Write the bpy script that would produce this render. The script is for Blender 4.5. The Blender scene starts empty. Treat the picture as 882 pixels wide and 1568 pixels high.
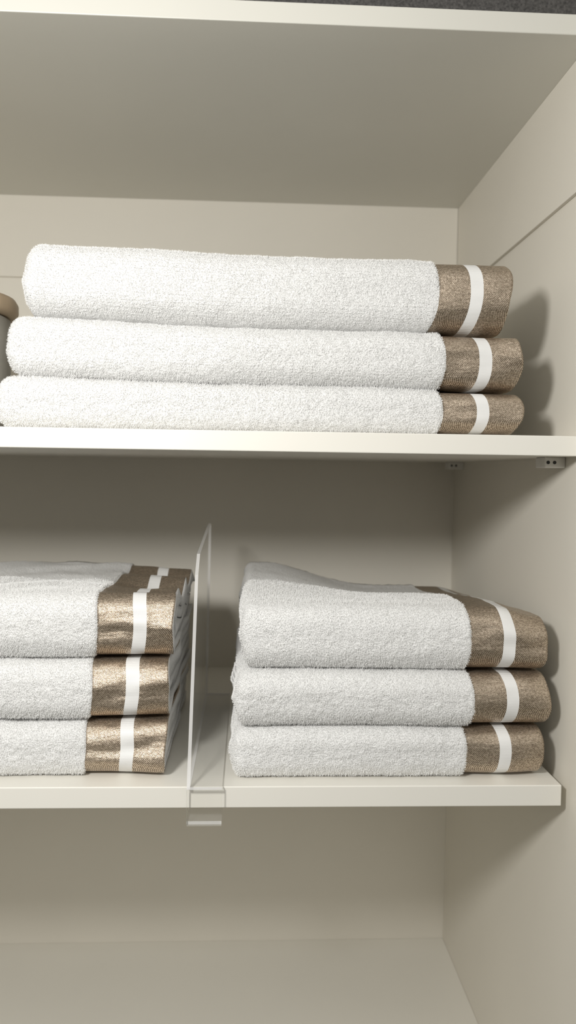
import bpy, math, random
from mathutils import Matrix, Vector, noise
random.seed(4)
E = 0.676   # eye height above the cabinet bottom
sc = bpy.context.scene
sc.view_settings.view_transform = 'Standard'
sc.view_settings.look = 'None'

# ---------------------------------------------------------------- materials
def newmat(name):
    m = bpy.data.materials.new(name); m.use_nodes = True
    nt = m.node_tree
    return m, nt, nt.nodes["Principled BSDF"]
def objcoord(nt, scale=(1,1,1)):
    tc = nt.nodes.new("ShaderNodeTexCoord"); mp = nt.nodes.new("ShaderNodeMapping")
    mp.inputs["Scale"].default_value = scale
    nt.links.new(tc.outputs["Object"], mp.inputs["Vector"])
    return mp.outputs[0]
def noisetex(nt, vec, scale, detail=3, rough=.5):
    n = nt.nodes.new("ShaderNodeTexNoise")
    n.inputs["Scale"].default_value = scale; n.inputs["Detail"].default_value = detail
    n.inputs["Roughness"].default_value = rough
    nt.links.new(vec, n.inputs["Vector"]); return n
def bump(nt, h, strength, dist, prev=None):
    b = nt.nodes.new("ShaderNodeBump")
    b.inputs["Strength"].default_value = strength; b.inputs["Distance"].default_value = dist
    nt.links.new(h, b.inputs["Height"])
    if prev: nt.links.new(prev, b.inputs["Normal"])
    return b.outputs[0]
def ramp(nt, fac, c0, c1, p0=.3, p1=.7):
    r = nt.nodes.new("ShaderNodeValToRGB")
    r.color_ramp.elements[0].position = p0; r.color_ramp.elements[1].position = p1
    r.color_ramp.elements[0].color = (*c0, 1); r.color_ramp.elements[1].color = (*c1, 1)
    nt.links.new(fac, r.inputs[0]); return r.outputs[0]

def panel_mat(name, c, rough=.5):
    m, nt, p = newmat(name)
    v = objcoord(nt)
    n = noisetex(nt, v, 6, 4)
    c0 = tuple(x*.97 for x in c)
    nt.links.new(ramp(nt, n.outputs[0], c0, c), p.inputs["Base Color"])
    p.inputs["Roughness"].default_value = rough
    n2 = noisetex(nt, v, 900, 2)
    nt.links.new(bump(nt, n2.outputs[0], .08, .0004), p.inputs["Normal"])
    return m
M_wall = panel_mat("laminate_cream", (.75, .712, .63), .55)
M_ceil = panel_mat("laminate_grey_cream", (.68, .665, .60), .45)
M_shelf = panel_mat("laminate_shelf", (.83, .805, .735), .4)

def terry_mat():
    m, nt, p = newmat("terry_white")
    v = objcoord(nt)
    p.inputs["Roughness"].default_value = 1
    p.inputs["Specular IOR Level"].default_value = .1
    n = noisetex(nt, v, 520, 4, .7)
    w = nt.nodes.new("ShaderNodeTexVoronoi"); w.inputs["Scale"].default_value = 700
    nt.links.new(v, w.inputs["Vector"])
    b = bump(nt, n.outputs[0], .85, .0017)
    b = bump(nt, w.outputs["Distance"], .5, .0009, b)
    nt.links.new(b, p.inputs["Normal"])
    nt.links.new(ramp(nt, n.outputs[0], (.81,.806,.795), (.92,.917,.905), .35, .65), p.inputs["Base Color"])
    return m
M_terry = terry_mat()
def pile_mat():
    m, nt, p = newmat("terry_pile_fibre")
    n = noisetex(nt, objcoord(nt), 300, 2)
    nt.links.new(ramp(nt, n.outputs[0], (.86,.857,.845), (.92,.917,.905)), p.inputs["Base Color"])
    p.inputs["Roughness"].default_value = .9
    p.inputs["Specular IOR Level"].default_value = .1
    return m
M_pile = pile_mat()

def satin_mat():
    m, nt, p = newmat("satin_taupe")
    v = objcoord(nt)
    w = nt.nodes.new("ShaderNodeTexWave"); w.wave_type = 'BANDS'; w.bands_direction = 'DIAGONAL'
    w.inputs["Scale"].default_value = 380; w.inputs["Distortion"].default_value = 3
    w.inputs["Detail"].default_value = 3; w.inputs["Detail Scale"].default_value = 3
    nt.links.new(v, w.inputs["Vector"])
    n = noisetex(nt, objcoord(nt, (.8,1,1.5)), 620, 3, .8)
    mx = nt.nodes.new("ShaderNodeMix"); mx.data_type = 'FLOAT'; mx.inputs[0].default_value = .72
    nt.links.new(w.outputs["Fac"], mx.inputs[2]); nt.links.new(n.outputs[0], mx.inputs[3])
    nt.links.new(ramp(nt, mx.outputs[0], (.19,.143,.098), (.85,.715,.57), .36, .68), p.inputs["Base Color"])
    p.inputs["Metallic"].default_value = .78
    p.inputs["Roughness"].default_value = .355
    n2 = noisetex(nt, objcoord(nt, (.5,1,1.7)), 50, 2)
    b = bump(nt, n2.outputs[0], .42, .006)
    b = bump(nt, mx.outputs[0], .55, .0007, b)
    nt.links.new(b, p.inputs["Normal"])
    return m
M_satin = satin_mat()
def stripe_mat():
    m, nt, p = newmat("satin_white_stripe")
    v = objcoord(nt)
    w = nt.nodes.new("ShaderNodeTexWave"); w.bands_direction = 'Z'
    w.inputs["Scale"].default_value = 300
    nt.links.new(v, w.inputs["Vector"])
    nt.links.new(bump(nt, w.outputs["Fac"], .2, .0004), p.inputs["Normal"])
    nt.links.new(ramp(nt, w.outputs["Fac"], (.78,.775,.76), (.84,.835,.82)), p.inputs["Base Color"])
    p.inputs["Roughness"].default_value = .5
    return m
M_stripe = stripe_mat()

def acrylic(name, mixbase, tint, k):
    m = bpy.data.materials.new(name); m.use_nodes = True
    nt = m.node_tree; nt.nodes.clear()
    o = nt.nodes.new("ShaderNodeOutputMaterial")
    tr = nt.nodes.new("ShaderNodeBsdfTransparent"); tr.inputs[0].default_value = (*tint, 1)
    gl = nt.nodes.new("ShaderNodeBsdfPrincipled")
    gl.inputs["Base Color"].default_value = (.88,.87,.86,1); gl.inputs["Roughness"].default_value = .08
    lw = nt.nodes.new("ShaderNodeFresnel"); lw.inputs[0].default_value = 1.3
    ad = nt.nodes.new("ShaderNodeMath"); ad.operation = 'MULTIPLY_ADD'; ad.use_clamp = True
    ad.inputs[1].default_value = k; ad.inputs[2].default_value = mixbase
    nt.links.new(lw.outputs[0], ad.inputs[0])
    mx = nt.nodes.new("ShaderNodeMixShader")
    nt.links.new(ad.outputs[0], mx.inputs[0]); nt.links.new(tr.outputs[0], mx.inputs[1]); nt.links.new(gl.outputs[0], mx.inputs[2])
    nt.links.new(mx.outputs[0], o.inputs[0])
    return m
M_acr = acrylic("acrylic_clear", .01, (.985,.985,.98), .18)
M_acre = acrylic("acrylic_edge", .58, (.92,.92,.92), .5)

def plain(name, c, rough=.5, sc_=60, var=.9):
    m, nt, p = newmat(name)
    n = noisetex(nt, objcoord(nt), sc_, 4)
    nt.links.new(ramp(nt, n.outputs[0], tuple(x*var for x in c), c), p.inputs["Base Color"])
    p.inputs["Roughness"].default_value = rough
    nt.links.new(bump(nt, n.outputs[0], .3, .001), p.inputs["Normal"])
    return m
M_plastic = plain("plastic_white", (.78,.76,.72), .4)
M_hole = plain("hole_dark", (.03,.03,.03), .6)
M_wood = plain("wood_tan", (.60,.46,.31), .5, 25, .75)
M_can = plain("canister_grey", (.42,.40,.35), .6)
M_fab = plain("woven_fabric_grey", (.10,.095,.09), .95, 500, .4)

# ---------------------------------------------------------------- helpers
def link(o): sc.collection.objects.link(o)
def box(name, lo, hi, mat, bev=.0008, parent=None, seg=2):
    me = bpy.data.meshes.new(name)
    x0,y0,z0 = lo; x1,y1,z1 = hi
    c = Vector(((x0+x1)/2,(y0+y1)/2,(z0+z1)/2))
    vs = [Vector((x,y,z))-c for x in (x0,x1) for y in (y0,y1) for z in (z0,z1)]
    fs = [(0,1,3,2),(4,6,7,5),(0,4,5,1),(2,3,7,6),(0,2,6,4),(1,5,7,3)]
    me.from_pydata(vs, [], fs); me.update()
    o = bpy.data.objects.new(name, me); o.location = c + Vector((0,0,E)); link(o)
    me.materials.append(mat)
    if bev > 0:
        b = o.modifiers.new("bevel", 'BEVEL'); b.width = bev; b.segments = seg
    if parent:
        o.parent = parent; o.location = o.location - parent.location
    return o

# ---------------------------------------------------------------- cabinet
XW, YB = .2915, 1.15
XL = -.62
box("wall_back", (XL-.02, YB, -.70), (XW+.02, YB+.02, .72), M_wall)
box("wall_right", (XW, .675, -.70), (XW+.02, YB, .72), M_wall)
box("wall_left", (XL-.02, .675, -.70), (XL, YB, .72), M_wall)
box("floor", (XL, .675, -.70), (XW, YB, -.676), M_shelf)
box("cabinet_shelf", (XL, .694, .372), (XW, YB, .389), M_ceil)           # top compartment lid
box("cabinet_shelf", (XL, .700, .018), (XW, YB, .0355), M_shelf)         # middle
box("cabinet_shelf", (XL, .706, -.295), (XW-.008, YB, -.276), M_shelf)   # lower
box("trim_1", (XL, YB-.005, .262), (XW-.004, YB, .372), M_wall, .0006)
box("trim_2", (XW-.004, .675, .253), (XW, YB-.005, .372), M_wall, .0006)

def bracket(x1, y, zt):
    e = bpy.data.objects.new("shelf_bracket", None); e.location = (x1, y, zt+E); link(e)
    box("body", (x1-.020, y-.012, zt-.010), (x1, y+.012, zt), M_plastic, .0012, e)
    for k in (0, 1):
        me = bpy.data.meshes.new("screw_hole")
        n = 14; vs = []
        for yy in (-.0124, -.0119):
            for i in range(n):
                a = 2*math.pi*i/n
                vs.append((-.0165+k*.006+.0016*math.cos(a), yy, -.005+.0016*math.sin(a)))
        fs = [tuple(range(n))] + [(i, (i+1)%n, n+(i+1)%n, n+i) for i in range(n)]
        me.from_pydata(vs, [], fs); me.materials.append(M_hole)
        o = bpy.data.objects.new("screw_hole", me); link(o); o.parent = e
bracket(XW, .752, .018)
bracket(XW, 1.11, .018)
bracket(XW-.0, .76, -.295)

# ---------------------------------------------------------------- towels
def profile(h, D, off, rk=.37):
    """U shaped fold, top-back -> front -> bottom-back"""
    r = max(rk*h-off, .0025)
    pts = []
    nt_ = 64
    for i in range(nt_):
        t = i/(nt_-1); t = 1-(1-t)**1.35
        pts.append((D+(off+r-D)*t, h-off))
    for i in range(1, 13):
        a = math.pi/2*i/12
        pts.append((off+r-r*math.sin(a), h-off-r+r*math.cos(a)))
    L = h-2*off-2*r
    if L > .0008:
        for i in range(1, 10): pts.append((off, h-off-r-L*i/10))
    for i in range(0, 13):
        a = math.pi/2*i/12
        pts.append((off+r-r*math.cos(a), off+r-r*math.sin(a)))
    for i in range(1, 24):
        t = i/23
        pts.append((off+r+(D-off-r)*t, off))
    return pts

def ss(a, b, x):
    t = max(0, min(1, (x-a)/(b-a))); return t*t*(3-2*t)

def towel(x0, x1, yf, D, z0, h, xb, xs0, xs1, seed=0, shear=0, warp=None, deform=None, R=.016, bulge=.005, pile=70000, pucker=1.0):
    verts = []; faces = []; mats = []; pw = []
    br = [x0, xb-.0012, xb, xs0, xs1, x1]
    xs = []
    for a, b in zip(br[:-1], br[1:]):
        n = max(1, int((b-a)/.0017))
        for i in range(n): xs.append(a+(b-a)*i/n)
    xs.append(x1)
    def ribbon(o0, o1, xend, layer):
        outer = profile(h, D-.004*layer, o0); inner = profile(h, D-.004*layer, o1)
        ring = [(p, 0) for p in outer] + [(p, 1) for p in reversed(inner)]
        n = len(ring); no = len(outer)
        st = [x for x in xs if x < xend-1e-6] + [xend]
        if layer: st = st[::3] + ([xend] if (len(st)-1) % 3 else [])
        base = len(verts)
        for x in st:
            s = x-x0
            q = min(1, s/R)
            k = (1-(1-q)**2.8)**(1/2.8) if q < 1 else 1
            k = max(k, .04)
            inband = 1 if x > xb-.0006 else 0
            bb = ss(xb-.03, xb+.01, x)
            for (py, pz), side in ring:
                y, z = py, pz
                if inband and side == 0 and layer == 0:
                    z = .5*h+(z-.5*h)*(1-.0034/h)
                    y = y+.0018*max(0, 1-y/.03)
                fr = z/h
                pw.append(1.0 if (side == 0 and layer == 0 and not inband and py < .10 and not (py > .012 and pz < .01)
                                  and -.33 < x) else 0.0)
                z = .5*h+(z-.5*h)*k
                y = y+(1-k)*.014*max(0, 1-y/.08)
                X, Y, Z = x, yf+y, z0+z
                amp = .4 if (layer > 0 or side == 1) else 1
                nv = noise.noise_vector(Vector((X*9, Y*9, Z*22+seed*3.1)))
                n2 = noise.noise_vector(Vector((X*42+seed, Y*42, Z*42)))
                edge = .35 if inband else 1
                frontw = max(0, 1-y/.06)
                Y += amp*(.0030*nv[1]*frontw+.0010*n2[1]*edge*frontw)
                Z += amp*.0009*n2[2]*edge*min(1, fr*4)
                X += .0022*nv[0]*(1 if x < x1-.15 else .45)
                if k < 1:
                    X += (1-k)*.006*noise.noise(Vector((seed*2.2, Y*25, Z*60)))
                if not inband and amp == 1:
                    n3 = noise.noise_vector(Vector((X*290, Y*290, Z*290)))
                    n5 = noise.noise_vector(Vector((X*110, Y*110, Z*110)))
                    Y += (.0009*n3[1]+.0004*n5[1])*frontw; Z += .0006*n3[2]+.0003*n5[2]*min(1,fr*4)
                    X += .0007*n3[0]*(1-k)
                    if x > xb-.004: X += .0012*n3[0]
                if inband:
                    n4 = noise.noise(Vector((X*16+seed*5, Y*40, Z*60)))
                    n6 = noise.noise(Vector((X*50+seed*5, Y*70, Z*110)))
                    Y += pucker*amp*(.0024*n4+.0006*n6)*frontw
                    Z += amp*.0005*n6*(1-frontw)
                    endw = ss(x1-.03, x1, x)
                    Y += .006*endw*noise.noise(Vector((seed*7.3+layer, Z*40, 1.7)))
                    X += .0045*endw*noise.noise(Vector((seed*3.3+layer*5, Y*16, Z*30)))
                X += shear*(z-.5*h) + bb*bulge*(.5-(2*fr-1)**2)
                if warp: Z += warp(X, Y, Z)
                if deform: X, Y, Z = deform(X, Y, Z, fr)
                verts.append((X, Y, Z+E))
        for i in range(len(st)-1):
            xm = .5*(st[i]+st[i+1])
            for j in range(n):
                j2 = (j+1) % n
                faces.append((base+i*n+j, base+i*n+j2, base+(i+1)*n+j2, base+(i+1)*n+j))
                mi = 0
                if j < no-1 and layer == 0 and xm > xb:
                    mi = 2 if xs0 < xm < xs1 else 1
                mats.append(mi)
        for si, flip in ((0, True), (len(st)-1, False)):
            b = base+si*n
            for j in range(no-1):
                f = (b+j, b+j+1, b+n-2-j, b+n-1-j)
                faces.append(f if not flip else f[::-1]); mats.append(0)
    ribbon(0, .235*h, x1, 0)
    ribbon(.255*h, .485*h, x1-.003, 1)
    me = bpy.data.meshes.new("folded_towel")
    me.from_pydata(verts, [], faces); me.update()
    for m in (M_terry, M_satin, M_stripe, M_pile): me.materials.append(m)
    me.polygons.foreach_set("material_index", mats)
    me.polygons.foreach_set("use_smooth", [True]*len(faces))
    o = bpy.data.objects.new("folded_towel", me); link(o)
    import bmesh
    bm = bmesh.new(); bm.from_mesh(me); bmesh.ops.recalc_face_normals(bm, faces=bm.faces); bm.to_mesh(me); bm.free()
    # terry pile
    vg = o.vertex_groups.new(name="pile")
    vg.add([i for i, q in enumerate(pw) if q > 0], 1.0, 'REPLACE')
    o.modifiers.new("pile", 'PARTICLE_SYSTEM')
    ps = o.particle_systems[-1]; st = ps.settings
    st.type = 'HAIR'; st.count = pile; st.use_advanced_hair = True
    st.emit_from = 'FACE'; st.use_modifier_stack = False
    st.hair_length = .0010; st.hair_step = 2
    st.normal_factor = .00025
    st.factor_random = .00024
    st.display_step = 2; st.render_step = 2
    st.material = 4
    st.root_radius = 1.0; st.tip_radius = .7; st.radius_scale = .00026
    ps.vertex_group_density = "pile"; ps.seed = seed
    return o

def mkwarp(zs, seed, amp, lift=None):
    def w(X, Y, Z):
        a = ss(zs+.01, zs+.05, Z)
        v = amp*noise.noise(Vector((X*7+seed, Y*3, Z*6)))
        if lift: v += lift(X, Z)
        return a*v
    return w
# --- upper stack
w1 = mkwarp(.0355, 1.3, .0035, lambda X, Z: .004*ss(.05, -.2, X))
towel(-.219, .238, .712, .27, .0355, .0405, .1676, .1970, .2082, 1, 0, w1)
towel(-.210, .2375, .714, .27, .0762, .0505, .1695, .1990, .2105, 2, .0, w1)
towel(-.196, .2270, .716, .26, .1270, .0650, .1625, .1900, .2015, 3, .05, w1, bulge=.007)
# --- lower left stack
w2 = mkwarp(-.276, 5.3, .0025)
towel(-.525, -.0715, .722, .26, -.2760, .0505, -.1435, -.1130, -.1010, 4, .02, w2, pile=42000, bulge=.003, pucker=1.3)
towel(-.520, -.0690, .721, .26, -.2253, .0560, -.1375, -.1085, -.0965, 5, .03, w2, pile=42000, bulge=.003, pucker=1.3)
def dleft(X, Y, Z, fr):
    e = ss(-.16, -.085, X)*ss(.735, .80, Y)
    Z += fr*e*(-.009+.0060*math.sin((Y-.74)*75+X*20))
    Z += fr*.0015*math.sin(Y*90+noise.noise(Vector((X*14, Y*8, 0)))*5)*ss(.74,.80,Y)
    return X, Y, Z
towel(-.515, -.0655, .722, .25, -.1691, .0605, -.1335, -.1025, -.0905, 6, .03, w2, dleft, pile=42000, bulge=.003, pucker=1.3)
# --- lower right stack
w3 = mkwarp(-.276, 9.3, .0022)
towel(-.0125, .2700, .718, .25, -.2760, .0475, .1990, .2285, .2395, 7, .0, w3, R=.014, pile=48000, bulge=.0035)
towel(-.0115, .2740, .716, .25, -.2283, .0500, .2045, .2335, .2445, 8, -.02, w3, R=.014, pile=48000, bulge=.0035)
def dtop(X, Y, Z, fr):
    hump = .012*ss(.13, .0, X)*ss(.73, .86, Y)
    sag = -.015*ss(.76, .95, Y)*ss(.02, .15, X)
    endd = -.010*ss(.225, .272, X)
    return X, Y, Z+fr*(hump+sag+endd)
towel(-.0060, .2710, .719, .25, -.1781, .0600, .2010, .2300, .2412, 9, -.02, w3, dtop, R=.014, pile=48000, bulge=.0035)

# ---------------------------------------------------------------- acrylic divider
dv = bpy.data.objects.new("acrylic_shelf_divider", None); dv.location = (-.05, .70, -.276+E); link(dv)
def poly_plate(name, prof, xa, xb, lean):
    n = len(prof); vs = []
    for X in (xa, xb):
        for (y, z) in prof:
            vs.append((X+.05+lean*(z+.276), y-.70, z+.276))
    fs = [tuple(range(n)), tuple(range(2*n-1, n-1, -1))]
    for i in range(n): fs.append((i, (i+1) % n, n+(i+1) % n, n+i))
    me = bpy.data.meshes.new(name); me.from_pydata(vs, [], fs)
    me.materials.append(M_acr); me.materials.append(M_acre)
    for i, p in enumerate(me.polygons): p.material_index = 0 if i < 2 else 1
    o = bpy.data.objects.new(name, me); link(o); o.parent = dv
    return o
poly_plate("upright_panel", [(.698,-.2755), (1.0,-.2755), (1.0,-.066), (.985,-.062), (.775,-.078), (.752,-.095)], -.0505, -.0475, .012)
def edged_box(name, lo, hi, edge_axis_faces):
    o = box(name, lo, hi, M_acr, 0, dv)
    o.data.materials.append(M_acre)
    for i, p in enumerate(o.data.polygons):
        if i in edge_axis_faces: p.material_index = 1
    return o
edged_box("base_flange", (-.0474, .698, -.2757), (-.020, 1.0, -.2732), (1,2,3))
edged_box("front_lip", (-.0505, .6975, -.3075), (-.020, .7005, -.2760), (0,1))
edged_box("lower_clip", (-.0505, .7008, -.3075), (-.020, .745, -.3045), (0,1,2,3))

# ---------------------------------------------------------------- canister at the far left, upper shelf
def lathe(name, prof, mat, parent, n=48):
    vs = []; fs = []
    for (r, z) in prof:
        for i in range(n):
            a = 2*math.pi*i/n; vs.append((r*math.cos(a), r*math.sin(a), z))
    for k in range(len(prof)-1):
        for i in range(n):
            j = (i+1) % n
            fs.append((k*n+i, k*n+j, (k+1)*n+j, (k+1)*n+i))
    fs.append(tuple(reversed(range(n)))); fs.append(tuple((len(prof)-1)*n+i for i in range(n)))
    me = bpy.data.meshes.new(name); me.from_pydata(vs, [], fs); me.materials.append(mat)
    for p in me.polygons: p.use_smooth = len(p.vertices) == 4
    o = bpy.data.objects.new(name, me); link(o); o.parent = parent
cn = bpy.data.objects.new("storage_canister", None); cn.location = (-.323, .86, .0355+E); link(cn)
lathe("body", [(.066,0),(.072,.004),(.074,.06),(.074,.118),(.071,.120)], M_can, cn)
lathe("lid", [(.074,.1205),(.080,.122),(.082,.126),(.082,.134),(.079,.139),(.070,.1405),(.03,.141)], M_wood, cn)

# ---------------------------------------------------------------- woven bin on top
bn = bpy.data.objects.new("fabric_storage_bin", None); bn.location = (.12, .88, .389+E); link(bn)
box("bin_body", (-.05, .712, .3895), (.285, 1.05, .56), M_fab, .006, bn, 3)
box("bin_rim", (-.053, .709, .56), (.288, 1.053, .575), M_fab, .004, bn, 3)

# ---------------------------------------------------------------- light
def plight(name, loc, watt, rad, col):
    l = bpy.data.lights.new(name, 'POINT'); l.energy = watt; l.shadow_soft_size = rad; l.color = col
    o = bpy.data.objects.new(name, l); o.location = loc; link(o)
plight("room_lamp", (-.27, .09, .206+E), 20, .055, (1, .988, .96))
w = bpy.data.worlds.new("world"); sc.world = w; w.use_nodes = True
nt = w.node_tree; bg = nt.nodes["Background"]; bg.inputs[1].default_value = 1
tc = nt.nodes.new("ShaderNodeTexCoord"); sp = nt.nodes.new("ShaderNodeSeparateXYZ")
nt.links.new(tc.outputs["Generated"], sp.inputs[0])
mr = nt.nodes.new("ShaderNodeMapRange"); mr.inputs[1].default_value = -1; mr.inputs[2].default_value = 1
nt.links.new(sp.outputs[2], mr.inputs[0])
# room: darker floor side, brighter walls / ceiling
nt.links.new(ramp(nt, mr.outputs[0], (.08,.075,.058), (.60,.588,.555), .42, .61), bg.inputs[0])

# ---------------------------------------------------------------- camera
cam = bpy.data.cameras.new("camera"); co = bpy.data.objects.new("camera", cam); link(co)
cam.sensor_fit = 'VERTICAL'; cam.sensor_height = 36; cam.lens = 36*1250/1568
psi = math.atan(.0487); phi = math.atan(.048)
R = Matrix.Rotation(-psi, 4, 'Z') @ Matrix.Rotation(math.pi/2-phi, 4, 'X') @ Matrix.Rotation(.0145, 4, 'Z')
co.matrix_world = Matrix.Translation((0, 0, E)) @ R
cam.clip_start = .01
cam.dof.use_dof = True; cam.dof.focus_distance = .735; cam.dof.aperture_fstop = 5
sc.camera = co
